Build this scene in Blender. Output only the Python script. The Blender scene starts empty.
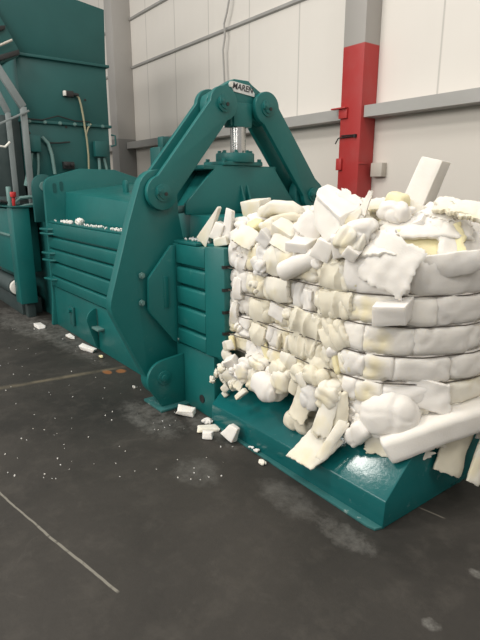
import bpy, bmesh, math, random
from mathutils import Vector, Matrix, noise, Euler
PI = math.pi
scn = bpy.context.scene
COL = scn.collection

# ------------------------------------------------------------------ camera frame (metres; machine axis = X, wall normal = -Y)
FPX = 517.0; CX, CY, HOR, VPX = 240.0, 320.0, 188.0, -165.0
TH = math.atan((CY-HOR)/FPX)
YAW = math.atan2(CX-VPX, FPX*math.cos(TH)+(CY-HOR)*math.sin(TH))
ang = PI-YAW
FH = Vector((math.cos(ang), math.sin(ang), 0)); RT = Vector((FH.y, -FH.x, 0)); ZU = Vector((0, 0, 1))
CAM = Vector((0, 0, 1.6))
FW = FH*math.cos(TH)-ZU*math.sin(TH); UP = ZU*math.cos(TH)+FH*math.sin(TH)
def at(px, py, X=None, Y=None, Z=None):
    d = FW+RT*((px-CX)/FPX)-UP*((py-CY)/FPX)
    if X is not None: t = (X-CAM.x)/d.x
    elif Y is not None: t = (Y-CAM.y)/d.y
    else: t = (Z-CAM.z)/d.z
    return CAM+d*t

# ------------------------------------------------------------------ materials
def newmat(name):
    m = bpy.data.materials.new(name); m.use_nodes = True
    nt = m.node_tree; nt.nodes.clear()
    o = nt.nodes.new('ShaderNodeOutputMaterial'); b = nt.nodes.new('ShaderNodeBsdfPrincipled')
    nt.links.new(b.outputs[0], o.inputs[0])
    return m, nt, b
class N:
    def __init__(s, nt): s.nt = nt
    def add(s, t, **k):
        n = s.nt.nodes.new(t)
        for a, v in k.items(): setattr(n, a, v)
        return n
    def link(s, a, b): s.nt.links.new(a, b)
    def val(s, sock, v):
        if hasattr(v, 'is_output') or isinstance(v, bpy.types.NodeSocket): s.link(v, sock)
        else: sock.default_value = v
    def math(s, op, a, b=0.0, c=None, clamp=False):
        n = s.add('ShaderNodeMath', operation=op); n.use_clamp = clamp
        s.val(n.inputs[0], a); s.val(n.inputs[1], b)
        if c is not None: s.val(n.inputs[2], c)
        return n.outputs[0]
    def mix(s, f, a, b):
        n = s.add('ShaderNodeMix', data_type='RGBA')
        s.val(n.inputs[0], f)
        s.val(n.inputs[6], a if not isinstance(a, tuple) else (*a, 1)); s.val(n.inputs[7], b if not isinstance(b, tuple) else (*b, 1))
        return n.outputs[2]
    def noise(s, vec, scale, detail=4, rough=.55, dist=0):
        n = s.add('ShaderNodeTexNoise'); n.inputs['Scale'].default_value = scale
        n.inputs['Detail'].default_value = detail; n.inputs['Roughness'].default_value = rough; n.inputs['Distortion'].default_value = dist
        if vec is not None: s.link(vec, n.inputs['Vector'])
        return n.outputs['Fac']
    def ramp(s, f, lo, hi):
        n = s.add('ShaderNodeMapRange'); n.clamp = True
        s.val(n.inputs[0], f); n.inputs[1].default_value = lo; n.inputs[2].default_value = hi
        return n.outputs[0]
    def pos(s):
        return s.add('ShaderNodeNewGeometry').outputs['Position']
    def obj(s):
        return s.add('ShaderNodeTexCoord').outputs['Object']
    def bump(s, h, strength, dist, b):
        n = s.add('ShaderNodeBump'); n.inputs['Strength'].default_value = strength; n.inputs['Distance'].default_value = dist
        s.link(h, n.inputs['Height']); s.link(n.outputs[0], b.inputs['Normal'])

def paint(name, col, col2, rough=.42, scale=3.0, wear=None, metal=0.0):
    m, nt, b = newmat(name); g = N(nt)
    p = g.pos(); f = g.ramp(g.noise(p, scale, 5), .35, .7)
    c = g.mix(f, col, col2)
    if wear:
        w = g.ramp(g.noise(p, 14, 8, .7), .62, .72); c = g.mix(g.math('MULTIPLY', w, wear[1]), c, wear[0])
    g.link(c, b.inputs['Base Color'])
    r = g.math('ADD', g.math('MULTIPLY', g.noise(p, 9, 4), .22), rough-.11); g.link(r, b.inputs['Roughness'])
    b.inputs['Metallic'].default_value = metal
    g.bump(g.noise(p, 40, 3), .06, .01, b)
    return m
TEAL = paint('teal_enamel', (.004, .108, .103), (.006, .127, .120), .40, 2.5, ((.10, .22, .20), .25))
TEAL_D = paint('teal_enamel_dimmed', (.006, .078, .075), (.010, .094, .090), .5, 2.0)  # darker copy of the teal: weaker light at the left put into the colour
PADM = paint('teal_enamel_scuffed', (.004, .092, .094), (.006, .108, .110), .19, 3.0, ((.18, .28, .27), .4))
DUSTY = paint('teal_enamel_foam_dusted', (.02, .11, .11), (.03, .13, .125), .5, 6.0, ((.34, .40, .38), .9))
BLACK = paint('black_rubber', (.012, .012, .012), (.02, .02, .02), .5)
WIREM = paint('baling_wire_steel', (.07, .06, .05), (.13, .11, .09), .5, 30)
CHROME = paint('chrome_rod_steel', (.62, .62, .60), (.7, .7, .68), .22, 4, None, 1.0)
BOLT = paint('zinc_bolt', (.10, .20, .19), (.14, .25, .23), .4)
GREYST = paint('grey_frame_steel', (.17, .20, .20), (.22, .25, .25), .5)
DARKST = paint('dark_frame_steel', (.03, .05, .05), (.05, .07, .07), .5)
PLATE = paint('nameplate_aluminium', (.62, .62, .60), (.72, .72, .70), .4, 30)
INK = paint('nameplate_ink', (.03, .03, .035), (.05, .05, .055), .5)
TANC = paint('tan_cable', (.28, .27, .17), (.36, .34, .22), .5)
GREYC = paint('grey_conduit', (.12, .22, .21), (.16, .27, .25), .45)
WHITEC = paint('white_plastic', (.72, .70, .64), (.78, .76, .70), .4)
REDP = paint('red_plastic', (.5, .03, .03), (.55, .04, .04), .4)
BEIGE = paint('beige_plate', (.46, .42, .36), (.52, .48, .42), .55)
GIRTM = paint('grey_girt_paint', (.35, .34, .32), (.40, .39, .37), .5, 1.5)
PURL = paint('grey_purlin', (.33, .32, .30), (.4, .39, .37), .5, 3)

def foam(name, c1, c2, stain=None):
    m, nt, b = newmat(name); g = N(nt); p = g.obj()
    c = g.mix(g.ramp(g.noise(p, 5, 4), .35, .68), c1, c2)
    rnd = g.add('ShaderNodeObjectInfo').outputs['Random']
    c = g.mix(g.math('MULTIPLY', rnd, .3), c, (.74, .70, .60))
    if stain:
        c = g.mix(g.math('MULTIPLY', g.ramp(g.noise(p, 3.2, 3), .56, .66), .7), c, stain)
    g.link(c, b.inputs['Base Color']); b.inputs['Roughness'].default_value = .92
    b.inputs['Specular IOR Level'].default_value = .12
    b.inputs['Subsurface Weight'].default_value = .35; b.inputs['Subsurface Radius'].default_value = (1, .9, .75); b.inputs['Subsurface Scale'].default_value = .02
    h = g.math('ADD', g.noise(p, 160, 3), g.math('MULTIPLY', g.noise(p, 22, 4), 2.0))
    g.bump(h, .16, .005, b)
    return m
F_WHITE = foam('white_foam', (0.763, 0.735, 0.698), (0.716, 0.684, 0.642))
F_WHITE2 = foam('white_foam_stained', (0.753, 0.725, 0.679), (0.707, 0.670, 0.614), (0.725, 0.642, 0.391))
F_CREAM = foam('cream_foam', (0.707, 0.660, 0.539), (0.632, 0.586, 0.465))
F_PALE = foam('ivory_foam', (0.744, 0.711, 0.632), (0.688, 0.651, 0.558), (0.707, 0.632, 0.428))
F_YEL = foam('yellow_foam', (0.763, 0.688, 0.391), (0.725, 0.651, 0.409))
F_GREY = foam('greyish_foam', (0.614, 0.595, 0.567), (0.670, 0.651, 0.623))

def floor_material():
    m, nt, b = newmat('stained_dark_concrete'); g = N(nt); p = g.pos()
    c = g.mix(g.ramp(g.noise(p, .8, 7, .62, .6), .34, .68), (.017, .0155, .0134), (.042, .0375, .032))
    c = g.mix(g.math('MULTIPLY', g.ramp(g.noise(p, 6, 8, .7), .5, .75), .55), c, (.066, .059, .050))
    c = g.mix(g.math('MULTIPLY', g.ramp(g.noise(p, 3.1, 9, .72, 1.5), .60, .74), .45), c, (.085, .078, .068))
    sep = g.add('ShaderNodeSeparateXYZ'); g.link(p, sep.inputs[0]); X, Y = sep.outputs[0], sep.outputs[1]
    wob = g.math('SUBTRACT', g.noise(p, 4, 3), .5)
    def seg(a, bb, w, amp, soft=.4):
        d = Vector((bb.x-a.x, bb.y-a.y)); L = d.length; d.normalize()
        dx = g.math('SUBTRACT', X, a.x); dy = g.math('SUBTRACT', Y, a.y)
        al = g.math('ADD', g.math('MULTIPLY', dx, d.x), g.math('MULTIPLY', dy, d.y))
        ac = g.math('ADD', g.math('SUBTRACT', g.math('MULTIPLY', dy, d.x), g.math('MULTIPLY', dx, d.y)), g.math('MULTIPLY', wob, amp))
        k = g.math('SUBTRACT', 1.0, g.ramp(g.math('ABSOLUTE', ac), w*(1-soft), w))
        k = g.math('MULTIPLY', k, g.ramp(al, 0, .02)); k = g.math('MULTIPLY', k, g.math('SUBTRACT', 1.0, g.ramp(al, L-.02, L)))
        return k
    def spot(c0, rx, ry, lo=.46, hi=.74, sc=14):
        q = g.math('ADD', g.math('POWER', g.math('DIVIDE', g.math('SUBTRACT', X, c0.x), rx), 2.0), g.math('POWER', g.math('DIVIDE', g.math('SUBTRACT', Y, c0.y), ry), 2.0))
        k = g.math('SUBTRACT', 1.0, g.ramp(q, .1, 1.0))
        return g.ramp(g.math('MULTIPLY', k, g.math('ADD', g.math('SUBTRACT', g.math('MULTIPLY', g.noise(p, sc, 9, .8), 1.0), g.math('MULTIPLY', g.noise(p, 3.3, 4), .35)), .28)), lo, hi)
    # powdery dust, rust stain, floor joint, scrape
    for c0, rx, ry, f in ((at(60, 335, Z=0), 2.2, .35, .5), (at(20, 322, Z=0), 1.8, .45, .55), (at(150, 418, Z=0), .7, .3, .45), (at(215, 430, Z=0), .6, .22, .5),
                          (at(345, 535, Z=0), .30, .16, .4), (at(432, 625, Z=0), .07, .06, .7), (at(478, 575, Z=0), .08, .05, .6), (at(195, 470, Z=0), .35, .25, .3), (at(290, 500, Z=0), .45, .2, .3)):
        c = g.mix(g.math('MULTIPLY', spot(c0, rx, ry), f), c, (.20, .195, .18))
    for c0, rx, ry in ((at(107, 372, Z=0), .09, .05), (at(121, 371, Z=0), .08, .06), (at(188, 408, Z=0), .10, .04)):
        c = g.mix(spot(c0, rx, ry, .25, .5), c, (.24, .10, .035))
    j = g.math('MULTIPLY', seg(at(-60, 399, Z=0), at(128, 366, Z=0), .05, .06, .9), g.ramp(g.noise(p, 5, 6), .3, .6))
    c = g.mix(g.math('MULTIPLY', j, .75), c, (.16, .135, .09))
    s1 = g.math('MAXIMUM', seg(at(-12, 482, Z=0), at(38, 527, Z=0), .0062, .03), seg(at(36, 525, Z=0), at(119, 593, Z=0), .0078, .02))
    c = g.mix(g.math('MULTIPLY', s1, g.ramp(g.noise(p, 30, 4), .25, .45)), c, (.19, .178, .15))
    s2 = seg(at(418, 507, Z=0), at(446, 519, Z=0), .006, .01)
    c = g.mix(g.math('MULTIPLY', s2, .6), c, (.2, .18, .15))
    g.link(c, b.inputs['Base Color'])
    r = g.math('ADD', .40, g.math('MULTIPLY', g.noise(p, 2.5, 6), .36)); g.link(r, b.inputs['Roughness'])
    b.inputs['Specular IOR Level'].default_value = .38
    g.bump(g.noise(p, 18, 8, .7), .22, .01, b)
    return m
def wall_material():
    m, nt, b = newmat('painted_wall_panels'); g = N(nt); p = g.pos()
    sep = g.add('ShaderNodeSeparateXYZ'); g.link(p, sep.inputs[0]); X, Z = sep.outputs[0], sep.outputs[2]
    up = g.ramp(Z, 2.39, 2.40)
    n = g.noise(p, 1.2, 4)
    lo = g.mix(n, (.66, .615, .555), (.71, .665, .605)); hi = g.mix(n, (.73, .69, .635), (.78, .74, .685))
    c = g.mix(up, lo, hi)
    fr = g.math('FRACT', g.math('DIVIDE', g.math('ADD', X, 44.482), 1.018))
    sm = g.math('SUBTRACT', 1.0, g.ramp(g.math('ABSOLUTE', g.math('SUBTRACT', fr, .5)), .006, .014))
    c = g.mix(g.math('MULTIPLY', g.math('MULTIPLY', sm, up), .5), c, (.36, .34, .31))
    g.link(c, b.inputs['Base Color']); b.inputs['Roughness'].default_value = .7
    b.inputs['Specular IOR Level'].default_value = .25
    # shallow profiling of the sheet
    wv = g.math('SINE', g.math('MULTIPLY', X, 2*PI/.19)); g.bump(wv, .06, .01, b)
    return m
def column_material(name, low, high, zc):
    m, nt, b = newmat(name); g = N(nt); p = g.pos()
    sep = g.add('ShaderNodeSeparateXYZ'); g.link(p, sep.inputs[0])
    c = g.mix(g.ramp(sep.outputs[2], zc-.004, zc+.004), low, high)
    c = g.mix(g.math('MULTIPLY', g.ramp(g.noise(p, 4, 6), .4, .8), .12), c, (.3, .28, .26))
    g.link(c, b.inputs['Base Color']); b.inputs['Roughness'].default_value = .5
    g.bump(g.noise(p, 30, 3), .05, .01, b)
    return m
FLOORM = floor_material(); WALLM = wall_material()
REDCOL = column_material('red_and_grey_column_paint', (.42, .030, .028), (.37, .35, .325), 3.10)
GREYCOL = column_material('two_tone_grey_column_paint', (.24, .235, .225), (.42, .40, .375), 2.54)

# ------------------------------------------------------------------ mesh helpers
class MB:
    def __init__(s): s.bm = bmesh.new()
    def _face(s, vs):
        try: return s.bm.faces.new(vs)
        except ValueError: return None
    def prism(s, poly, lo, hi, axis):
        # poly: 2-D points; axis: 'x' -> (y,z), 'y' -> (x,z), 'z' -> (x,y)
        def P(a, b, t): return {'x': (t, a, b), 'y': (a, t, b), 'z': (a, b, t)}[axis]
        A = [s.bm.verts.new(P(a, b, lo)) for a, b in poly]; B = [s.bm.verts.new(P(a, b, hi)) for a, b in poly]
        n = len(poly)
        s._face(A[::-1]); s._face(B)
        for i in range(n): s._face([A[i], A[(i+1) % n], B[(i+1) % n], B[i]])
        return s
    def box(s, x0, x1, y0, y1, z0, z1): return s.prism([(x0, y0), (x1, y0), (x1, y1), (x0, y1)], z0, z1, 'z')
    def hexa(s, v):  # bottom 4, top 4
        V = [s.bm.verts.new(p) for p in v]
        for f in ((3, 2, 1, 0), (4, 5, 6, 7), (0, 1, 5, 4), (1, 2, 6, 5), (2, 3, 7, 6), (3, 0, 4, 7)): s._face([V[i] for i in f])
        return s
    def tube(s, pts, r, seg=10, r1=None):
        pts = [Vector(p) for p in pts]; rings = []; n = len(pts); prev = None
        for i, p in enumerate(pts):
            t = (pts[min(i+1, n-1)]-pts[max(i-1, 0)]).normalized()
            a = prev if prev is not None else (Vector((0, 0, 1)) if abs(t.z) < .9 else Vector((1, 0, 0)))
            u = (a-t*a.dot(t)).normalized(); prev = u; w = t.cross(u)
            rr = r if r1 is None else r+(r1-r)*i/(n-1)
            rings.append([s.bm.verts.new(p+(u*math.cos(2*PI*k/seg)+w*math.sin(2*PI*k/seg))*rr) for k in range(seg)])
        for i in range(n-1):
            for k in range(seg): s._face([rings[i][k], rings[i][(k+1) % seg], rings[i+1][(k+1) % seg], rings[i+1][k]])
        s._face(rings[0][::-1]); s._face(rings[-1])
        return s
    def cyl(s, a, b, r, seg=24): return s.tube([a, b], r, seg)
    def bolt(s, p, ax, r=.014, h=.012):
        p = Vector(p); ax = Vector(ax); s.tube([p, p+ax*h], r, 6); s.tube([p, p+ax*.003], r*1.5, 14); return s
    def build(s, name, mat, parent=None, bevel=0.0, smooth=None, seg=2, mats=None):
        bm = s.bm
        bmesh.ops.recalc_face_normals(bm, faces=bm.faces)
        if bevel:
            ed = [e for e in bm.edges if len(e.link_faces) == 2 and e.calc_face_angle(0) > .5]
            bmesh.ops.bevel(bm, geom=ed, offset=bevel, segments=seg, profile=.5, affect='EDGES', clamp_overlap=True)
        return finish(name, bm, mat, parent, 30 if smooth is None else smooth)
WORLD = {}
def finish(name, bm, mat, parent=None, smooth=30):
    me = bpy.data.meshes.new(name)
    vs = [v.co for v in bm.verts]
    mn = Vector([min(v[i] for v in vs) for i in range(3)]); mx = Vector([max(v[i] for v in vs) for i in range(3)])
    c = Vector(((mn.x+mx.x)/2, (mn.y+mx.y)/2, mn.z if parent is None else (mn.z+mx.z)/2))
    for v in bm.verts: v.co -= c
    if smooth:
        for f in bm.faces: f.smooth = True
    bm.to_mesh(me); bm.free()
    if smooth and smooth < 180: me.set_sharp_from_angle(angle=math.radians(smooth))
    me.materials.append(mat)
    o = bpy.data.objects.new(name, me); COL.objects.link(o)
    WORLD[o.name] = c.copy()
    if parent is not None:
        o.parent = parent; o.location = c-WORLD[parent.name]
    else: o.location = c
    return o
def tag(o, label=None, cat=None, group=None, kind=None):
    if label: o['label'] = label
    if cat: o['category'] = cat
    if group: o['group'] = group
    if kind: o['kind'] = kind
    return o
def thing(name, label, cat, loc, group=None):
    o = bpy.data.objects.new(name, None); COL.objects.link(o); o.location = loc; o.empty_display_size = .2
    WORLD[o.name] = Vector(loc); tag(o, label, cat, group); return o
def arc(cx, cy, r, a0, a1, n=10): return [(cx+r*math.cos(math.radians(a0+(a1-a0)*i/n)), cy+r*math.sin(math.radians(a0+(a1-a0)*i/n))) for i in range(n+1)]
def capsule(p, q, r, n=12, r2=None):
    a = math.degrees(math.atan2(q[1]-p[1], q[0]-p[0]))
    return arc(q[0], q[1], r2 or r, a-90, a+90, n)+arc(p[0], p[1], r, a+90, a+270, n)

def dumbbell(p, q, r, hw):
    a = math.degrees(math.atan2(q[1]-p[1], q[0]-p[0])); k = math.degrees(math.asin(hw/r))
    return arc(q[0], q[1], r, a-180+k, a+180-k, 22)+arc(p[0], p[1], r, a+k, a+360-k, 22)
# ------------------------------------------------------------------ SETTING
WY = 4.95
tag(MB().box(-26, 7, -9, WY+.2, -.2, 0).build('floor', FLOORM, None), kind='structure')
tag(MB().box(-26, 7, WY, WY+.2, 0, 9).build('wall_back', WALLM, None), kind='structure')
def girt(name, x0, x1):
    b = MB(); z0, z1 = 2.355, 2.475; y0 = 4.74
    b.prism([(y0, z0), (WY, z0), (WY, z0+.012), (y0+.012, z0+.012), (y0+.012, z1-.012), (WY, z1-.012), (WY, z1), (y0, z1)], x0, x1, 'x')
    tag(b.build(name, GIRTM, None), kind='structure')
girt('trim_1', -9.96, -4.31); girt('trim_2', -4.0, 6.5); girt('trim_3', -25.5, -10.51)
for i, z in enumerate((3.86, 4.70)):
    for k, (x0, x1) in enumerate(((-9.96, -4.31), (-4.0, 6.5), (-25.5, -10.51))):
        tag(MB().prism([(4.915, z-.018), (WY, z-.03), (WY, z+.03), (4.915, z+.018)], x0, x1, 'x').build('trim_%d' % (4+i*3+k), PURL, None), kind='structure')

# columns
rc = thing('steel_column', 'red painted steel column with grey upper length, standing against the back wall', 'column', (-4.1, 4.8, 0), 'building columns along the back wall')
MB().box(-4.305, -4.005, 4.70, WY-.002, 0, 8.6).build('shaft', REDCOL, rc, .006)
b = MB(); b.box(-4.311, -4.19, 4.675, 4.70, 2.36, 2.47); b.box(-4.40, -4.19, 4.64, 4.70, 2.46, 2.475)
tag(b.build('bracket', REDCOL, rc, .002), 'small red shelf bracket at girt height')
b = MB(); b.box(-4.317, -4.24, 4.672, 4.70, 1.80, 1.93); tag(b.build('cleat', REDCOL, rc, .002), 'red cleat plate low on the face')
b = MB(); b.box(-4.005, -3.99, 4.70, 4.83, 1.86, 1.875); b.build('cleat', REDCOL, rc, .002)
b = MB(); c0 = at(339.5, 138, Y=4.68); c1 = at(355, 136, Y=4.68)
b.tube([c0+Vector((-.06, 0, -.06)), c0+Vector((-.02, 0, -.005)), c0, c1], .007, 8); b.tube([c0+Vector((.02, 0, .02)), c1+Vector((0, 0, .014))], .007, 8); b.box(c1.x-.015, c1.x+.01, 4.67, 4.70, c1.z-.015, c1.z+.02)
tag(b.build('cable_clamp', BLACK, rc), 'black clamp with a short cable end')
c0 = at(373, 170, Y=4.9)
tag(MB().box(c0.x-.005, c0.x+.15, 4.86, WY-.001, c0.z-.075, c0.z+.075).build('wall_plate', BEIGE, None, .006), 'small square beige plate on the wall just right of the red column', 'wall plate')
GCY = at(115, 80, X=-9.975).y
gc = thing('steel_column', 'grey steel column with darker lower length, rising behind the feed hopper', 'column', (-10.08, 4.7, 0), 'building columns along the back wall')
MB().box(-10.30, -9.975, GCY, WY-.002, 0, 8.6).build('shaft', GREYCOL, gc, .006)
# cable hanging down the wall
pts = []
for px, py in ((229, -30), (229, 0), (227, 12), (224, 24), (225, 36), (223, 50), (224, 70), (225, 90), (225, 104)):
    pts.append(at(px, py, Y=4.86))
tag(MB().tube(pts, .014, 8).build('wall_cable', PURL, None), 'thin grey cable hanging down the pale back wall above the crosshead', 'cable')

# ------------------------------------------------------------------ BALER
bal = thing('horizontal_baler', 'large teal horizontal baler with feed hopper, ribbed sides and tension linkage', 'baling machine', (-4.6, 2.55, 0))
YM = 2.545                                        # centre plane
def mir(y): return 2*YM-y
YL = 2.517
def ml(y): return 2*YL-y
b = MB(); b.box(-6.15, -2.80, 1.90, mir(1.90), 0, .47)
skirt = b.build('base_frame', TEAL, bal, .006)
b = MB(); b.box(-6.15, -2.86, 2.0, mir(2.0), .472, 1.215); b.build('chamber_body', TEAL, bal, .006)
b = MB(); b.prism(arc(-2.955, .115, .03, 0, 360, 16)[:-1], 1.893, 1.8995, 'y'); tag(b.build('access_hole', BLACK, skirt), 'dark round hole low in the side')
ZS = (1.065, .925, .775, .61)                      # slots in both side panels
def ribbed(x0, x1, yf, name, parent, z0=.492, z1=1.212):
    b = MB(); hs = .0165; zz = [z1]
    for z in ZS: zz += [z+hs, z-hs]
    zz.append(z0)
    b.box(x0, x1, yf+.05, yf+.10, z0, z1)
    for i in range(0, len(zz), 2):
        t, u = zz[i], zz[i+1]
        b.prism([(yf, u), (yf+.05, u), (yf+.05, t+.012 if i else t), (yf+.012, t+.006 if i else t), (yf, t-.006 if i else t)], x0, x1, 'x')
    return b.build(name, TEAL, parent, .004)
ribbed(-6.13, -3.42, 1.875, 'ribbed_side_wall', bal)
pn = ribbed(-3.235, -2.862, 1.875, 'slotted_side_panel', bal)
b = MB(); b.box(-3.285, -3.236, 1.875, 1.995, .475, 1.215); b.build('stile', TEAL, pn, .003)
b = MB(); b.prism([(-2.861, 1.875), (-2.692, 1.915), (-2.692, 1.99), (-2.861, 1.99)], .48, 1.225, 'z')
b.build('end_post', TEAL, pn, .006)
b = MB(); b.hexa([(-3.28, 1.955, .41), (-2.70, 1.96, .41), (-2.70, 1.995, .41), (-3.28, 1.995, .41), (-3.28, 1.88, .474), (-2.70, 1.92, .478), (-2.70, 1.995, .478), (-3.28, 1.995, .474)])
b.build('lower_lip', TEAL, pn, .004)
for z in (1.105, .955, .805, .66): MB().box(-2.71, -2.688, 1.908, 1.96, z-.010, z+.010).build('wire_notch', BLACK, pn)
# far side walls (mirror, mostly hidden)
MB().box(-6.13, -2.70, mir(1.995), mir(1.90), .49, 1.215).build('far_side_wall', TEAL, bal, .006)
# ledge and covers above the side walls
MB().box(-6.14, -3.0, 1.90, 2.2, 1.215, 1.235).build('ledge', TEAL, bal, .003)
MB().box(-3.0, -2.84, 1.96, 2.2, 1.215, 1.235).build('ledge', TEAL, bal, .003)
b = MB(); b.hexa([(-6.14, 2.09, 1.235), (-4.25, 2.09, 1.235), (-4.25, 3.0, 1.235), (-6.14, 3.0, 1.235), (-6.14, 2.12, 1.555), (-4.25, 2.12, 1.465), (-4.25, 2.97, 1.545), (-6.14, 2.97, 1.66)])
cv = b.build('chamber_cover', TEAL, bal, .008)
b = MB(); c = at(124, 181, Y=2.5); b.prism(arc(c.x, c.z-.04, .05, 0, 180, 10)+[(c.x-.05, 1.47), (c.x+.05, 1.47)], 2.5, 2.53, 'y'); b.build('lifting_lug', TEAL, cv, .003)
b = MB(); b.box(-4.25, -3.30, 2.06, mir(2.06), 1.235, 1.42); b.box(-3.30, -2.86, 2.04, mir(2.04), 1.235, 1.41); b.build('exit_cover', TEAL, bal, .006)
# tension cylinder housing
b = MB()
trap = [(2.0, 1.41), (ml(2.0), 1.41), (ml(1.96), 1.47), (ml(2.20), 1.755), (2.27, 1.755), (2.0, 1.49)]
b.prism(trap, -3.31, -3.28, 'x'); b.prism(trap, -3.72, -3.69, 'x')
b.hexa([(-3.69, 2.12, 1.42), (-3.31, 2.12, 1.42), (-3.31, mir(2.12), 1.42), (-3.69, mir(2.12), 1.42), (-3.69, 2.38, 1.745), (-3.31, 2.38, 1.745), (-3.31, mir(2.38), 1.745), (-3.69, mir(2.38), 1.745)])
hs = b.build('cylinder_housing', TEAL, bal, .005)
MB().box(-3.76, -3.282, 2.16, ml(2.18), 1.735, 1.765).build('top_plate', TEAL, hs, .004)
b = MB()
for y in (2.50, 2.56): b.hexa([(-3.28, y-.008, 1.42), (-3.20, y-.008, 1.42), (-3.20, y+.008, 1.42), (-3.28, y+.008, 1.42), (-3.28, y-.008, 1.62), (-3.275, y-.008, 1.62), (-3.275, y+.008, 1.62), (-3.28, y+.008, 1.62)])
b.build('gusset', TEAL, hs)
b = MB(); b.cyl((-3.36, 1.86, 1.435), (-3.36, 2.1, 1.455), .028, 16); tag(b.build('stop_bar', BOLT, hs, .003), 'round bare steel stop bar')
b = MB(); b.prism([(-3.54, YL-.19), (-3.27, YL-.19), (-3.27, YL+.19), (-3.54, YL+.19)], 1.766, 1.795, 'z')
b.cyl((-3.38, YL, 1.79), (-3.38, YL, 1.858), .15, 28); fl = b.build('cylinder_flange', TEAL, bal, .005)
for k in range(8):
    a = 2*PI*k/8+.2; m_ = MB().bolt((-3.38+.125*math.cos(a), YL+.12*math.sin(a), 1.858), (0, 0, 1), .014, .02); m_.build('bolt', TEAL, fl)
for sx, sy in ((-3.51, -1), (-3.29, -1), (-3.29, 1), (-3.51, 1)): MB().bolt((sx, YL+sy*.17, 1.795), (0, 0, 1), .016, .022).build('bolt', TEAL, fl)
b = MB(); b.cyl((-3.34, YL, 1.84), (-3.34, YL, 2.10), .060, 32); tag(b.build('piston_rod', CHROME, bal), 'bare chrome piston rod')
# crosshead
CH = (2.315, 2.19)
XA, XB = -3.385, -3.295
b = MB()
poly = arc(CH[0], CH[1]-.01, .115, 145, 262, 10)+[(2.41, 2.11), (YL-.10, 2.05), (YL+.10, 2.05), (ml(2.41), 2.11)]+arc(ml(CH[0]), CH[1]-.01, .115, -82, 35, 10)+[(ml(2.425), 2.355), (ml(2.45), 2.375), (2.45, 2.375), (2.41, 2.355)]
b.prism(poly, XA, XB, 'x'); b.box(XA-.02, XB+.02, YL-.085, YL+.085, 2.045, 2.215)
ch = b.build('crosshead', TEAL, bal, .006)
b = MB(); b.prism([(2.395, 2.335), (2.405, 2.352), (2.43, 2.358), (2.585, 2.342), (2.635, 2.292), (2.635, 2.268), (2.47, 2.285), (2.44, 2.288), (2.425, 2.312), (2.40, 2.318)], XB, XB+.006, 'x')
npl = b.build('nameplate', PLATE, ch); tag(npl, 'pale metal nameplate with dark lettering')
fc = bpy.data.curves.new('nameplate_text', 'FONT'); fc.body = 'MAREN'; fc.size = .058; fc.align_x = 'CENTER'; fc.align_y = 'CENTER'; fc.extrude = .0012; fc.shear = .15; fc.offset = .0012
to = bpy.data.objects.new('nameplate_text', fc); COL.objects.link(to)
dg = bpy.context.evaluated_depsgraph_get(); tm = bpy.data.meshes.new_from_object(to.evaluated_get(dg)); bpy.data.objects.remove(to)
M4 = Matrix.Translation((XB+.0068, 2.522, 2.318)) @ Matrix.Rotation(math.radians(-5.5), 4, 'X') @ Matrix(((0, 0, 1, 0), (1, 0, 0, 0), (0, 1, 0, 0), (0, 0, 0, 1)))
bm = bmesh.new(); bm.from_mesh(tm); bmesh.ops.transform(bm, matrix=M4, verts=bm.verts)
finish('lettering', bm, INK, npl, 0)
b = MB(); b.prism(arc(2.418, 2.335, .017, 0, 360, 16)[:-1], XB+.006, XB+.0075, 'x'); tag(b.build('emblem', WHITEC, npl), 'pale round emblem')
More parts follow.
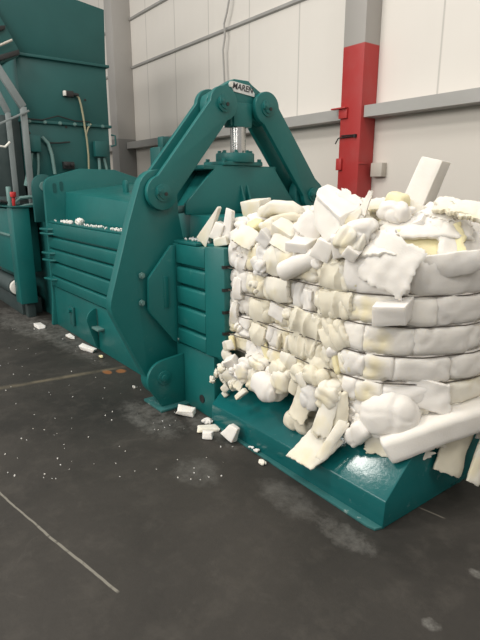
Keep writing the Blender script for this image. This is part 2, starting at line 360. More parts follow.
# arms, links, pins
def side_linkage(mirr):
    f = (lambda y: ml(y)) if mirr else (lambda y: y)
    T = lambda pts: [(f(y), z) for y, z in pts]
    px_, pz = 1.79, 1.568-(.025 if mirr else 0)
    low = (1.775, .21)
    arm = arc(px_, pz, .155, 20, 165, 12)+[(1.555, 1.37), (1.395, .86), (1.385, .80), (1.40, .74)]+arc(low[0], low[1], .15, 168, 300, 10)+[(1.93, .3), (1.985, .45), (1.985, 1.22), (1.945, 1.42)]
    b = MB(); b.prism(T(arm), XA, XB, 'x'); a = b.build('tension_arm', TEAL, bal, .005)
    b = MB(); b.prism(T(arc(px_, pz, .118, 0, 360, 28)[:-1]), XB, XB+.002, 'x'); b.build('boss', TEAL, a)
    for q, (x0, x1) in enumerate(((-3.28, -3.235), (-3.46, -3.415))):
        b = MB(); b.prism(T(dumbbell((px_, pz), CH, .118, .096)), x0, x1, 'x'); lk = b.build('link_plate', TEAL, bal, .005)
    for c in ((px_, pz), CH):
        y, z = f(c[0]), c[1]
        b = MB(); b.cyl((-3.475, y, z), (-3.222, y, z), .060, 24); b.cyl((-3.222, y, z), (-3.212, y, z), .040, 20); b.cyl((-3.212, y, z), (-3.2115, y, z), .012, 10)
        pi = b.build('pin', TEAL, bal, .003)
        b = MB(); b.box(-3.222, -3.205, y-.055, y-.015, z-.01, z+.03); b.bolt((-3.205, y-.035, z+.01), (1, 0, 0), .009, .006); b.build('keeper', TEAL, pi, .002)
        b = MB(); b.cyl((-3.2114, y+.012, z-.008), (-3.206, y+.012, z-.008), .013, 10); b.build('grease_hole', BLACK, pi)
    # gusset on side panel
    if not mirr:
        hexp = [(1.874, 1.205), (1.84, 1.205), (1.652, .985), (1.642, .765), (1.655, .735), (1.84, .50), (1.874, .48)]
        b = MB(); b.prism(hexp, -3.262, -3.232, 'x'); g_ = b.build('side_gusset', TEAL, bal, .004)
        b = MB(); b.box(-3.232, -3.222, 1.765, 1.803, .76, .99); b.build('stiffener_bar', TEAL, g_, .003)
        for yy, zz in ((1.622, 1.005), (1.612, .81)):
            b = MB(); b.cyl((-3.293, yy, zz), (-3.255, yy, zz), .014, 12); b.cyl((-3.28, yy, zz), (-3.268, yy, zz), .024, 6); tag(b.build('adjuster_bolt', BOLT, g_), 'pale worn adjuster bolt')
    # floor bracket
    br = arc(1.735, .235, .145, 95, 215, 12)+[(1.70, .02), (1.899, .02), (1.899, .40)]
    b = MB(); b.prism(T(br), -3.225, -3.195, 'x'); bk = b.build('pivot_bracket', TEAL, bal, .004)
    b = MB(); b.box(-3.42, -3.14, min(f(1.66), f(1.93)), max(f(1.66), f(1.93)), 0, .02); tag(b.build('foot_plate', DUSTY, bk, .004), 'scuffed floor plate dusted with foam')
    y = f(1.725); b = MB(); b.cyl((-3.41, y, .245), (-3.185, y, .245), .055, 22); b.cyl((-3.185, y, .245), (-3.175, y, .245), .03, 16); b.build('pivot_pin', TEAL, bk, .003)
side_linkage(False); side_linkage(True)
# frame plate across the body
fp = [(1.845, .0), (1.875, .35), (1.885, 1.60)]+arc(2.005, 1.61, .12, 170, 105, 6)+[(2.32, 1.82), (2.75, 1.815), (3.10, 1.71)]+arc(3.12, 1.60, .12, 80, 0, 6)+[(3.24, .0)]
b = MB(); b.prism(fp, -6.21, -6.15, 'x'); fpl = b.build('frame_plate', TEAL, bal, .008)
for c in ((2.0, 1.60), (2.08, 1.62)):
    b = MB(); b.prism(capsule((c[0], c[1]-.035), (c[0], c[1]+.035), .02), -6.15, -6.146, 'x'); b.build('slot', BLACK if c[0] < 2 else TEAL_D, fpl)
for z in (1.15, 1.10, .88, .80, .58):
    b = MB(); b.prism([(-6.15, 1.79), (-5.97, 1.83), (-5.93, 1.875), (-6.15, 1.875)], z-.01, z+.01, 'z'); b.build('stop_tab', TEAL, fpl, .002)
# skirt gussets
for X0 in (-4.86,):
    b = MB(); b.prism([(1.899, .02), (1.86, .06)]+arc(1.899, .33, .11, 200, 95, 8)[:], X0-.02, X0, 'x'); gq = b.build('skirt_gusset', TEAL, bal, .003)
    MB().box(X0, X0+.16, 1.83, 1.899, .24, .262).build('tab', BOLT, gq, .003)
b = MB(); b.box(-5.62, -5.5, 1.875, 1.899, .12, .33); gq = b.build('skirt_bracket', TEAL_D, bal, .004)
b = MB(); b.bolt((-5.56, 1.875, .29), (0, -1, 0), .025, .03); b.build('bolt', TEAL, gq)
# valve block and hose on top of body
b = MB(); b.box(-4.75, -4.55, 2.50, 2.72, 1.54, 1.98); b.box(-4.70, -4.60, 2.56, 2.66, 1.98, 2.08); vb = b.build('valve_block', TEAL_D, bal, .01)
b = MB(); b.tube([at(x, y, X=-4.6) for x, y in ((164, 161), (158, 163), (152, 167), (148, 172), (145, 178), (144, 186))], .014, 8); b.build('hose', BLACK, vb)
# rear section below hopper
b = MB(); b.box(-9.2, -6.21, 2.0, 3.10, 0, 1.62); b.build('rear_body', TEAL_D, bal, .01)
b = MB(); b.prism([(1.86, 1.2), (1.86, 1.62)]+arc(2.0, 1.62, .14, 180, 20, 10)+[(2.2, 1.2)], -6.56, -6.52, 'x'); lg = b.build('rounded_lug', TEAL_D, bal, .005)
b = MB(); b.cyl((-6.52, 2.0, 1.62), (-6.50, 2.0, 1.62), .055, 20); b.build('hub', GREYC, lg)
# feed hopper
XH = -7.0
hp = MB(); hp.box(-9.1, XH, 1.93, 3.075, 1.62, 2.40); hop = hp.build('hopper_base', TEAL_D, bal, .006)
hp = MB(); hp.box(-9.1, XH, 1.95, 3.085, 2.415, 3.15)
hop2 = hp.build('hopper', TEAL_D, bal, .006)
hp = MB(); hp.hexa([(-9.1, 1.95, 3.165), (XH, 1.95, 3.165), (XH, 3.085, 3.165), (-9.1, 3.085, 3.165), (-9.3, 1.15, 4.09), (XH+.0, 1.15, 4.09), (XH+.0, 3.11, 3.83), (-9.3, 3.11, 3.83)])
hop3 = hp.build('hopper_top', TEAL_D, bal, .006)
b = MB(); b.box(-9.12, XH+.035, 1.93, 3.12, 3.135, 3.168); b.build('seam_flange', TEAL_D, hop2, .003)
b = MB(); b.box(-9.12, XH+.03, 1.91, 3.11, 2.385, 2.418); sf = b.build('seam_flange', TEAL_D, hop2, .003)
for k in range(6): MB().bolt((XH+.03, 2.03+k*.19, 2.40), (1, 0, 0), .016, .02).build('bolt', BOLT, sf)
b = MB(); b.tube([(-7.0+.01, 3.10, 2.30), (-6.97, 3.15, 2.29), (-6.97, 3.155, 2.17), (-7.0+.01, 3.09, 2.15)], .012, 8); b.build('grab_handle', TEAL_D, hop)
def P(px, py, X=XH+.03): return at(px, py, X=X)
# control boxes with conduits on the hopper base
def jbox(px0, py0, px1, py1, conduits):
    a = P(px0, py0, XH+.10); c = P(px1, py1, XH+.10)
    o = MB().box(XH+.001, XH+.10, a.y, c.y, c.z, a.z).build('junction_box', TEAL_D, hop, .008)
    for pts, mt, r in conduits:
        MB().tube([P(x, y, XH+.05) for x, y in pts], r, 8).build('conduit', mt, o)
jbox(28, 135, 42, 152, [([(31, 153), (30, 165), (28, 176), (26, 186)], GREYC, .028), ([(38, 153), (38.5, 165), (38, 178)], GREYC, .016), ([(42, 137), (48, 143), (52, 155), (55, 174)], GREYC, .022), ([(30, 134), (26, 128), (24, 126)], BLACK, .016)])
jbox(95, 141, 108, 157, [([(99, 158), (100, 172)], GREYC, .02), ([(104, 158), (107, 170)], GREYC, .018)])
b = MB(); c = P(69, 94); b.box(XH+.001, XH+.06, c.y-.07, c.y+.05, c.z-.035, c.z+.035); b.cyl((XH+.04, c.y+.05, c.z), (XH+.04, c.y+.12, c.z-.005), .022, 10)
lim = b.build('limit_switch', BLACK, hop2, .005); c2 = P(64.5, 93.5)
MB().box(XH+.02, XH+.07, c2.y-.02, c2.y+.01, c2.z-.03, c2.z+.03).build('switch_cap', WHITEC, lim, .004)
MB().tube([P(x, y, XH+.04) for x, y in ((76, 95), (79, 98), (81, 105), (83, 115), (85, 128), (87, 140), (88.5, 155), (89, 172))], .013, 8).build('cable', TANC, lim)
MB().tube([P(x, y, XH+.04) for x, y in ((91, 124), (88, 128), (86.5, 134))], .010, 8).build('cable', TANC, lim)
for px, py in ((85, 100), (66, 127)):
    c = P(px, py, XH); MB().cyl((XH, c.y, c.z), (XH+.006, c.y, c.z), .016, 12).build('port', BLACK, hop2)
MB().tube([P(x, y, XH+.04) for x, y in ((22, 117), (30, 119), (42, 120), (58, 116), (75, 121), (90, 122))], .008, 6).build('cable', BLACK, hop)
MB().tube([P(x, y, XH+.04) for x, y in ((43, 138), (50, 143), (60, 143), (70, 142))], .010, 6).build('cable', BLACK, hop)
b = MB(); c = P(69, 165); b.box(XH, XH+.07, c.y-.08, c.y+.06, c.z-.05, c.z+.04); b.cyl((XH+.07, c.y-.05, c.z), (XH+.1, c.y-.05, c.z), .025, 10); b.cyl((XH+.07, c.y+.03, c.z), (XH+.1, c.y+.03, c.z), .025, 10)
b.build('hydraulic_port', BLACK, hop, .005)

# ------------------------------------------------------------------ hydraulic power unit left of the frame plate
hu = thing('hydraulic_power_unit', 'low teal hydraulic tank beside the hopper, hoses and motor at far left', 'hydraulic unit', (-7.0, 1.8, 0))
MB().box(-6.90, -6.66, 1.64, 1.84, .19, 1.37).build('end_cabinet', TEAL, hu, .008)
MB().box(-8.6, -6.86, 1.655, 1.98, .55, 1.35).build('tank', TEAL, hu, .008)
b = MB(); b.box(-8.6, -6.865, 1.63, 1.655, 1.02, 1.045); b.build('tank_rim', BOLT, hu, .003)
b = MB(); b.box(-8.7, -6.64, 1.62, 1.99, 1.372, 1.39); b.build('tank_lid', TEAL_D, hu, .003)
b = MB(); b.cyl((-8.4, 1.70, .35), (-7.05, 1.70, .35), .115, 24); mo = b.build('motor', DARKST, hu, .006)
b = MB(); b.cyl((-7.05, 1.70, .35), (-6.99, 1.70, .35), .095, 24); tag(b.build('end_ring', WHITEC, mo, .006), 'white end ring')
MB().box(-8.6, -6.9, 1.70, 1.95, 0, .20).build('skid', DARKST, hu, .006)
MB().box(-6.84, -6.72, 1.72, 1.82, 0, .19).build('skid', DARKST, hu, .006)
Q = lambda px, py, X=-6.8: at(px, py, X=X)
b = MB(); b.tube([Q(14, 207), Q(15, 202), Q(20, 198), Q(30, 197), Q(42, 199)], .022, 8); tag(b.build('hose', GREYC, hu), 'pale arched hose on the lid')
b = MB(); b.tube([Q(0, 201), Q(6, 202), Q(12, 204), Q(17, 208)], .016, 8); b.build('hose', BLACK, hu)
b = MB(); b.tube([Q(18, 207), Q(26, 205), Q(36, 204), Q(42, 205)], .014, 8); b.build('hose', GREYC, hu)
c = Q(12.5, 197); b = MB(); b.cyl((c.x, c.y, 1.39), (c.x, c.y, c.z), .03, 12); b.cyl((c.x, c.y, c.z), (c.x, c.y, c.z+.06), .045, 14); tag(b.build('filler_cap', REDP, hu, .004), 'small red cap')
b = MB(); c = Q(8.5, 190); b.cyl((c.x, c.y, 1.39), (c.x, c.y, c.z+.04), .03, 14); tag(b.build('filter', GREYC, hu, .006), 'pale upright filter')

# ------------------------------------------------------------------ feed conveyor frame at far left
fcv = thing('feed_conveyor', 'grey framed conveyor with teal side guards meeting the hopper at far left', 'conveyor', (-6.9, 1.5, 0))
G = lambda px, py, X=-6.9: at(px, py, X=X)
def beam(pts, hw, x0, x1, name, mat):
    a, c = pts; d = Vector((c[0]-a[0], c[1]-a[1])).normalized(); n = Vector((-d.y, d.x))*hw
    MB().prism([(a[0]+n.x, a[1]+n.y), (c[0]+n.x, c[1]+n.y), (c[0]-n.x, c[1]-n.y), (a[0]-n.x, a[1]-n.y)], x0, x1, 'x').build(name, mat, fcv, .004)
yz = lambda v: (v.y, v.z)
k0, k1, k2 = yz(G(-14, 50)), yz(G(23, 107)), yz(G(23.5, 205))
k2 = (k1[0], 1.40)
beam((k0, k1), .042, -6.93, -6.87, 'rail', GREYST); beam((k1, k2), .034, -6.93, -6.87, 'leg', GREYST)
j0, j1 = yz(G(-14, 68)), yz(G(9, 112)); beam((j0, j1), .035, -6.98, -6.94, 'rail', GREYST); beam((j1, (j1[0], 1.40)), .03, -6.98, -6.94, 'leg', GREYST)
a, c = yz(G(-10, 128)), yz(G(28, 111)); beam((a, c), .012, -6.865, -6.845, 'brace', GREYST)
MB().box(-8.4, -7.0, k0[0]-.1, 1.92, 1.5, 2.45).build('back_panel', DARKST, fcv, .004)
b = MB(); b.prism([yz(G(-16, -10)), yz(G(0, 16)), yz(G(20, 52)), yz(G(18, 57)), yz(G(-16, 70))], -6.98, -6.90, 'x'); b.build('side_guard', TEAL_D, fcv, .006)
b = MB(); b.prism([yz(G(-10, 58)), yz(G(18, 50)), yz(G(19, 55)), yz(G(-10, 64))], -6.90, -6.86, 'x'); tag(b.build('guard_slot', BLACK, fcv, .004), 'dark slot in the guard')
b = MB(); b.prism([yz(G(-10, 27)), yz(G(5, 26)), yz(G(4, 30)), yz(G(-10, 34))], -6.90, -6.86, 'x'); b.build('guard_slot', BLACK, fcv, .004)
b = MB(); b.tube([G(-6, 48, -6.85), G(12, 40, -6.85)], .014, 8); tag(b.build('latch_rod', BEIGE, fcv), 'bright latch rod')
b = MB(); b.tube([G(-6, 139, -6.8), G(-1, 146, -6.8), G(5, 147, -6.8), G(10, 142, -6.8)], .014, 8); tag(b.build('cable_loop', WHITEC, fcv), 'white cable loop')

# ------------------------------------------------------------------ bale platform
pad = thing('bale_platform', 'teal sloped steel platform on the floor carrying the foam bale', 'platform', (-2.0, 2.55, 0))
X0, X1 = -2.785, -1.312
half = [(1.858, .001), (1.868, .145), (2.09, .352)]
prof = half+[(mir(y), z) for y, z in reversed(half)]
MB().prism(prof, X0, X1, 'x').build('deck', PADM, pad, .008)
b = MB(); b.prism([(X0, 1.846), (X1-.06, 1.812), (X1-.015, 1.822), (X1, 1.875), (X0, 1.875)], .0005, .014, 'z'); tag(b.build('floor_flange', DUSTY, pad, .002), 'scuffed flange lying on the floor')
MB().box(X0, X1, mir(1.867), mir(1.80), 0, .018).build('floor_flange', PADM, pad, .002)

# ------------------------------------------------------------------ FOAM
random.seed(7)
def cube_grid(n):
    bm = bmesh.new(); bmesh.ops.create_cube(bm, size=2)
    bmesh.ops.subdivide_edges(bm, edges=bm.edges, cuts=n, use_grid_fill=True)
    return bm
def disp(p, seed, f, amp, crease):
    q = p*f+Vector((seed*13.1, seed*7.7, seed*3.3))
    a = noise.noise(q)*amp+noise.noise(q*2.3)*amp*.45+noise.noise(q*5.1)*amp*.2
    r = abs(noise.noise(q*.9+Vector((5.2, 1.3, 8.8))))
    a -= crease*max(0, 1-r/.10)
    r = abs(noise.noise(q*1.7+Vector((1.2, 9.3, 2.8))))
    a -= crease*.5*max(0, 1-r/.12)
    return a
def place(bm, loc, rot):
    M = Matrix.Translation(loc) @ Euler(rot).to_matrix().to_4x4()
    bmesh.ops.transform(bm, matrix=M, verts=bm.verts)
def pillow(name, mat, parent, loc, dim, rot=(0, 0, 0), seed=0, k=3.2, f=5.5, amp=.012, crease=.022, n=13):
    bm = cube_grid(n)
    for v in bm.verts:
        p = v.co.copy(); L = (abs(p.x)**k+abs(p.y)**k+abs(p.z)**k)**(1/k); q = p/L
        w = Vector((q.x*dim[0]/2, q.y*dim[1]/2, q.z*dim[2]/2))
        v.co = w+q.normalized()*disp(w, seed, f, amp, crease)
    place(bm, loc, rot); return finish(name, bm, mat, parent, 180)
def block(name, mat, parent, loc, dim, rot=(0, 0, 0), seed=0, jit=.15, taper=(1, 1), bev=.006):
    r = random.Random(seed*31+5); bm = bmesh.new(); vs = []
    for z in (-1, 1):
        t = taper if z > 0 else (1, 1)
        for x, y in ((-1, -1), (1, -1), (1, 1), (-1, 1)):
            vs.append(bm.verts.new([(x*t[0]*(1+r.uniform(-jit, jit)))*dim[0]/2, (y*t[1]*(1+r.uniform(-jit, jit)))*dim[1]/2, (z*(1+r.uniform(-jit, jit)))*dim[2]/2]))
    for f in ((3, 2, 1, 0), (4, 5, 6, 7), (0, 1, 5, 4), (1, 2, 6, 5), (2, 3, 7, 6), (3, 0, 4, 7)): bm.faces.new([vs[i] for i in f])
    bmesh.ops.bevel(bm, geom=list(bm.edges), offset=bev, segments=2, profile=.5, affect='EDGES', clamp_overlap=True)
    bmesh.ops.triangulate(bm, faces=bm.faces)
    bmesh.ops.subdivide_edges(bm, edges=[e for e in bm.edges if e.calc_length() > .03], cuts=3, use_grid_fill=True)
    for v in bm.verts:
        q = v.co*18+Vector((seed, 0, 0)); v.co += v.co.normalized()*(noise.noise(q)*.004+noise.noise(q*3)*.002)
    place(bm, loc, rot); return finish(name, bm, mat, parent, 32)
def sheet(name, mat, parent, loc, w, h, t, rot=(0, 0, 0), bend=0.0, curl=0.0, seed=0, jag=.12, wav=.012, taper=0.0, nx=26, nz=26, pleat=0.0, pk=60.0, shear=0.0):
    """slab in local XZ, thickness along Y (outward -Y); bend: arc angle across x, curl: arc angle along z"""
    r = random.Random(seed*17+3); bm = bmesh.new()
    def edge(u, s): return jag*(noise.noise(Vector((u*3.1, s*9.7+seed, 0)))+.7*noise.noise(Vector((u*8.3, s*3.7+seed, 4)))+.15*noise.noise(Vector((u*15, s*2.7+seed, 7))))
    G_ = {}
    for side in (0, 1):
        for i in range(nx+1):
            for j in range(nz+1):
                u, v = i/nx*2-1, j/nz*2-1
                tw = 1-taper*(v+1)/2
                x = u*w/2*tw*(1+edge(v, 1 if u > 0 else 2)*abs(u)); z = v*h/2*(1+edge(u, 3 if v > 0 else 4)*abs(v))
                e = min(1, (1-max(abs(u), abs(v)))*8+.55)
                y = (side-.5)*t*e
                y += wav*(noise.noise(Vector((x*7+seed*3, z*7, 0)))+.4*noise.noise(Vector((x*18+seed*3, z*18, 2))))
                x += shear*z
                if pleat:
                    ph = x*pk+2.2*noise.noise(Vector((x*9, z*6, seed)))+z*6*math.sin(seed); y += pleat*(abs(math.sin(ph*.5))**.7*2-1)*(.6+.5*noise.noise(Vector((x*6+3, z*8, seed))))
                if bend:
                    R_ = w/bend; a = x/R_; x, y = (R_-y)*math.sin(a) if True else x, R_-(R_-y)*math.cos(a)
                if curl:
                    R_ = h/curl; a = z/R_; z, y = (R_-y)*math.sin(a), R_-(R_-y)*math.cos(a)
                G_[side, i, j] = bm.verts.new((x, y, z))
    for i in range(nx):
        for j in range(nz):
            bm.faces.new([G_[0, i, j], G_[0, i+1, j], G_[0, i+1, j+1], G_[0, i, j+1]]); bm.faces.new([G_[1, i, j], G_[1, i, j+1], G_[1, i+1, j+1], G_[1, i+1, j]])
    for i in range(nx):
        for j in (0, nz): bm.faces.new([G_[0, i, j], G_[1, i, j], G_[1, i+1, j], G_[0, i+1, j]])
    for j in range(nz):
        for i in (0, nx): bm.faces.new([G_[0, i, j], G_[1, i, j], G_[1, i, j+1], G_[0, i, j+1]])
    bmesh.ops.recalc_face_normals(bm, faces=bm.faces)
    place(bm, loc, rot); return finish(name, bm, mat, parent, 48)
def loft(name, mat, parent, path, hh, dd, seed=0, k=3.2, p=7, f=7, amp=.012, crease=.016, seg=28, endtilt=0):
    """soft roll along a path; hh height (z), dd depth (horizontal normal); flat-ish rounded ends"""
    pts = [Vector(q) for q in path]; ls = [0]
    for i in range(len(pts)-1): ls.append(ls[-1]+(pts[i+1]-pts[i]).length)
    L = ls[-1]; n = max(14, int(L/.014)); bm = bmesh.new(); rings = []
    def ev(s):
        for i in range(len(pts)-1):
            if s <= ls[i+1] or i == len(pts)-2:
                t = (s-ls[i])/max(1e-6, ls[i+1]-ls[i]); return pts[i].lerp(pts[i+1], t)
    for i in range(n+1):
        u = i/n; u2 = .5-.5*math.cos(PI*u); s = u2*L
        c = ev(s); t = (ev(min(L, s+.02))-ev(max(0, s-.02))).normalized()
        w = Vector((-t.y, t.x, 0)).normalized() if abs(t.z) < .98 else Vector((1, 0, 0)); up = t.cross(w)*-1
        e = max(.02, 1-abs(2*u2-1)**p)**(1/3)
        ring = []
        for q in range(seg):
            a = 2*PI*q/seg; ca, sa = math.cos(a), math.sin(a)
            R_ = (abs(ca)**k+abs(sa)**k)**(-1/k)
            pos = c+w*(ca*R_*dd/2*e)+up*(sa*R_*hh/2*e)
            nd = (w*ca+up*sa)
            ring.append(bm.verts.new(pos+nd*disp(pos, seed, f, amp, crease)))
        rings.append(ring)
    for i in range(n):
        for q in range(seg): bm.faces.new([rings[i][q], rings[i][(q+1) % seg], rings[i+1][(q+1) % seg], rings[i+1][q]])
    bm.faces.new(rings[0][::-1]); bm.faces.new(rings[-1])
    bmesh.ops.recalc_face_normals(bm, faces=bm.faces)
    return finish(name, bm, mat, parent, 180)

bale = thing('foam_bale', 'wire-tied bale of crushed white and cream foam scrap on the teal platform', 'bale', (-2.0, 2.5, .355))
EXC, EYC, EA, EB = -1.67, 2.52, .42, .57
def ecurve(tdeg, inset=0.0): t = math.radians(tdeg); return Vector((EXC+(EA-inset)*math.cos(t), EYC-(EB-inset)*math.sin(t), 0))
# core
core = [(-2.80, 2.06), (-2.4, 2.05)]+[(ecurve(a, .1).x, ecurve(a, .1).y) for a in range(90, -91, -15)]+[(-2.4, 3.0), (-2.80, 3.0)]
bm = MB().prism(core, .40, 1.33, 'z').bm
bmesh.ops.triangulate(bm, faces=bm.faces)
bmesh.ops.subdivide_edges(bm, edges=list(bm.edges), cuts=6, use_grid_fill=True)
for v in bm.verts: v.co += Vector((noise.noise(v.co*9)*.03, noise.noise(v.co*9+Vector((3, 0, 0)))*.03, noise.noise(v.co*9+Vector((0, 7, 0)))*.05))
bmesh.ops.recalc_face_normals(bm, faces=bm.faces)
finish('foam_core', bm, F_CREAM, bale, 180)

WZ = [1.105, .955, .805, .665, .57]
rnd = random.Random(11)
mats_side = [F_CREAM, F_PALE, F_PALE, F_WHITE, F_WHITE2, F_CREAM]
# --- side face: crushed cushions between the wires; boundaries read along each layer
sd = 1
LAY = [(1.19, 1.275, 1.105, [(227, 240, F_WHITE), (239, 256, F_WHITE2), (254, 274, F_GREY), (272, 292, F_PALE), (290, 316, F_PALE), (314, 328, F_CREAM), (326, 343, F_CREAM), (341, 358, F_PALE)]),
       (1.03, 1.105, .955, [(226, 238, F_WHITE), (236, 248, F_WHITE), (246, 264, F_PALE), (261, 291, F_PALE), (289, 303, F_GREY), (301, 317, F_WHITE), (314, 333, F_CREAM), (330, 356, F_CREAM)]),
       (.88, .955, .805, [(225, 237, F_WHITE), (235, 247, F_WHITE), (245, 268, F_CREAM), (265, 286, F_PALE), (283, 296, F_WHITE2), (293, 308, F_CREAM), (305, 322, F_CREAM), (319, 337, F_CREAM), (335, 357, F_CREAM)]),
       (.735, .805, .665, [(224, 238, F_WHITE2), (236, 248, F_WHITE), (246, 267, F_CREAM), (264, 277, F_WHITE), (274, 288, F_PALE), (286, 299, F_CREAM), (296, 309, F_CREAM), (306, 322, F_CREAM), (319, 338, F_CREAM), (336, 356, F_WHITE2)]),
       (.615, .665, .565, [(226, 247, F_PALE), (244, 268, F_WHITE), (265, 284, F_WHITE2), (281, 303, F_PALE), (300, 334, F_CREAM), (331, 354, F_PALE)])]
for zc, zt, zb, cells in LAY:
    for p0, p1, m in cells:
        # heights are level, so the layer's line in the picture slopes: step along X at this height
        xs = []
        for p in (p0, p1):
            lo_, hi_ = -3.2, -1.4
            for _ in range(30):
                md = (lo_+hi_)/2; v = Vector((md, 1.95, zc))-CAM
                if CX+FPX*v.dot(RT)/v.dot(FW) < p: lo_ = md
                else: hi_ = md
            xs.append(md)
        xa, xb = max(xs[0], -2.795), min(xs[1], -1.63); w = xb-xa; h = zt-zb
        pillow('foam_cushion', m, bale, ((xa+xb)/2, 2.052+rnd.uniform(-.014, .010), (zt+zb)/2+rnd.uniform(-.006, .006)), (w*1.1, rnd.uniform(.19, .215), h*1.07),
               (rnd.uniform(-.06, .06), rnd.uniform(-.12, .12), rnd.uniform(-.12, .12)), sd, rnd.uniform(3.6, 5), rnd.choice([4, 5, 6]), .010, .024, 15); sd += 1
# --- end face: long smooth rolls following the bulge, each cut into a few lengths
def epath(t0, t1, z, inset, z1=None):
    n = 9; return [ecurve(t0+(t1-t0)*i/n, inset)+Vector((0, 0, z+((z1 if z1 is not None else z)-z)*i/n)) for i in range(n+1)]
rolls = [
    (1.105, 1.29, [(98, 52, F_WHITE), (56, -5, F_WHITE), (-1, -80, F_WHITE)]),
    (.957, 1.105, [(101, 58, F_WHITE2), (62, 36, F_WHITE), (40, -20, F_WHITE), (-16, -80, F_WHITE)]),
    (.807, .957, [(101, 77, F_WHITE), (81, 47, F_WHITE2), (51, 5, F_WHITE), (9, -75, F_WHITE)]),
    (.667, .807, [(97, 76, F_WHITE), (80, 58, F_WHITE2), (62, 24, F_WHITE), (28, -70, F_WHITE)]),
    (.545, .667, [(94, 80, F_WHITE), (84, 64, F_WHITE2), (68, 30, F_WHITE), (34, -60, F_PALE)]),
]
for zb, zt, segs in rolls:
    for t0, t1, m in segs:
        loft('foam_roll', m, bale, epath(t0, t1, (zb+zt)/2, .078), (zt-zb)*1.13, .175, sd, 4.0, 14, 5, .014, .014); sd += 1
# --- baling wires: round three sides, in the grooves
for i, z in enumerate(WZ):
    w_ = [Vector((-2.80, 1.965, z+.003))]
    X = -2.74
    while X < -1.70: w_.append(Vector((X, 1.944+.005*math.sin(X*31+i), z+.004*math.sin(X*17+2*i)))); X += .08
    for a in range(90, -91, -8): w_.append(ecurve(a, .004+.004*math.sin(a+i))+Vector((0, 0, z+.003*math.sin(a*.2+i))))
    w_.append(Vector((-2.4, 3.09, z))); w_.append(Vector((-2.8, 3.09, z)))
    MB().tube(w_, .0034, 6).build('baling_wire', WIREM, bale)

# --- helpers to stand individual pieces where they are seen
S = lambda px, py, Y=1.95: at(px, py, Y=Y)
R_ = math.radians
def pil(px, py, Y, dim, rot=(0, 0, 0), m=F_PALE, **k):
    global sd; sd += 1
    return pillow('foam_cushion', m, bale, at(px, py, Y=Y), dim, tuple(R_(a) for a in rot), sd, **k)
def blk(px, py, Y, dim, rot=(0, 0, 0), m=F_WHITE, **k):
    global sd; sd += 1
    return block('foam_block', m, bale, at(px, py, Y=Y), dim, tuple(R_(a) for a in rot), sd, **k)
def sht(px, py, Y, w, h, t, rot=(0, 0, 0), m=F_WHITE, **k):
    global sd; sd += 1
    return sheet('foam_sheet', m, bale, at(px, py, Y=Y), w, h, t, tuple(R_(a) for a in rot), seed=sd, **k)
def rol(pts, hh, dd, m=F_WHITE, **k):
    global sd; sd += 1
    return loft('foam_roll', m, bale, pts, hh, dd, sd, **k)
# rotations: +z turns the face (outward -Y) towards +X, i.e. towards the end of the bale
# top left corner
blk(211, 225, 1.975, (.11, .035, .29), (0, 36, 8), F_PALE, taper=(.12, .8), jit=.06, bev=.003)
blk(219, 231, 2.0, (.075, .08, .12), (0, 24, 25), F_WHITE)
blk(229, 224, 2.03, (.07, .06, .20), (0, 8, 22), F_WHITE, taper=(.7, .8))
blk(222, 241, 1.99, (.10, .06, .05), (0, -10, 15), F_PALE, jit=.3)
sht(245, 236, 1.95, .17, .13, .03, (-35, 20, 10), F_PALE, bend=.9, curl=.7)
sht(234, 240, 1.97, .10, .13, .03, (-10, -30, 0), F_WHITE, bend=1.2)
blk(257, 210, 2.3, (.16, .14, .15), (8, -3, 15), F_PALE, jit=.1)
rol([at(263, 222, Y=2.15), at(266, 212, Y=2.12), at(276, 207, Y=2.10), at(290, 208, Y=2.12), at(302, 215, Y=2.15)], .085, .10, F_PALE, amp=.006, crease=.006)
rol([at(272, 222, Y=2.08), at(282, 219, Y=2.06), at(294, 217, Y=2.1), at(304, 221, Y=2.15)], .06, .08, F_CREAM, amp=.006, crease=.006)
pil(256, 228, 2.05, (.10, .12, .10), (20, 15, 0), F_YEL)
pil(243, 226, 2.1, (.14, .14, .10), (10, 15, 0), F_WHITE)
pil(270, 228, 2.04, (.13, .12, .11), (10, -20, 0), F_PALE)
blk(286, 232, 2.02, (.16, .12, .08), (20, 25, 10), F_PALE)
blk(266, 238, 1.97, (.09, .08, .07), (10, 40, 30), F_GREY)
sht(282, 243, 1.96, .17, .08, .03, (-30, 18, 0), F_PALE, bend=.5)
blk(302, 245, 1.965, (.13, .12, .055), (12, 3, 12), F_WHITE, jit=.08)
sht(310, 226, 2.05, .16, .14, .03, (-30, 35, 20), F_WHITE, bend=.8)
sht(300, 237, 2.02, .13, .1, .03, (-40, 12, 5), F_WHITE, bend=.7)
# right of the top: big torn block
def slab(pts, ext, m, name='foam_block', bev=.006):
    """closed slab from picture-traced corners, each with its own depth Y, thickened by ext"""
    global sd; sd += 1
    bm = bmesh.new(); A = [bm.verts.new(at(px, py, Y=Y)) for px, py, Y in pts]; B = [bm.verts.new(v.co+Vector(ext)) for v in A]; n = len(A)
    bm.faces.new(A); bm.faces.new(B[::-1])
    for i in range(n): bm.faces.new([A[i], B[i], B[(i+1) % n], A[(i+1) % n]])
    bmesh.ops.recalc_face_normals(bm, faces=bm.faces)
    bmesh.ops.bevel(bm, geom=list(bm.edges), offset=bev, segments=2, profile=.5, affect='EDGES', clamp_overlap=True)
    bmesh.ops.triangulate(bm, faces=bm.faces)
    bmesh.ops.subdivide_edges(bm, edges=[e for e in bm.edges if e.calc_length() > .03], cuts=3, use_grid_fill=True)
    for v in bm.verts: v.co += Vector((noise.noise(v.co*16), noise.noise(v.co*16+Vector((5, 0, 0))), noise.noise(v.co*16+Vector((0, 5, 0)))))*.007
    return finish(name, bm, m, bale, 35)
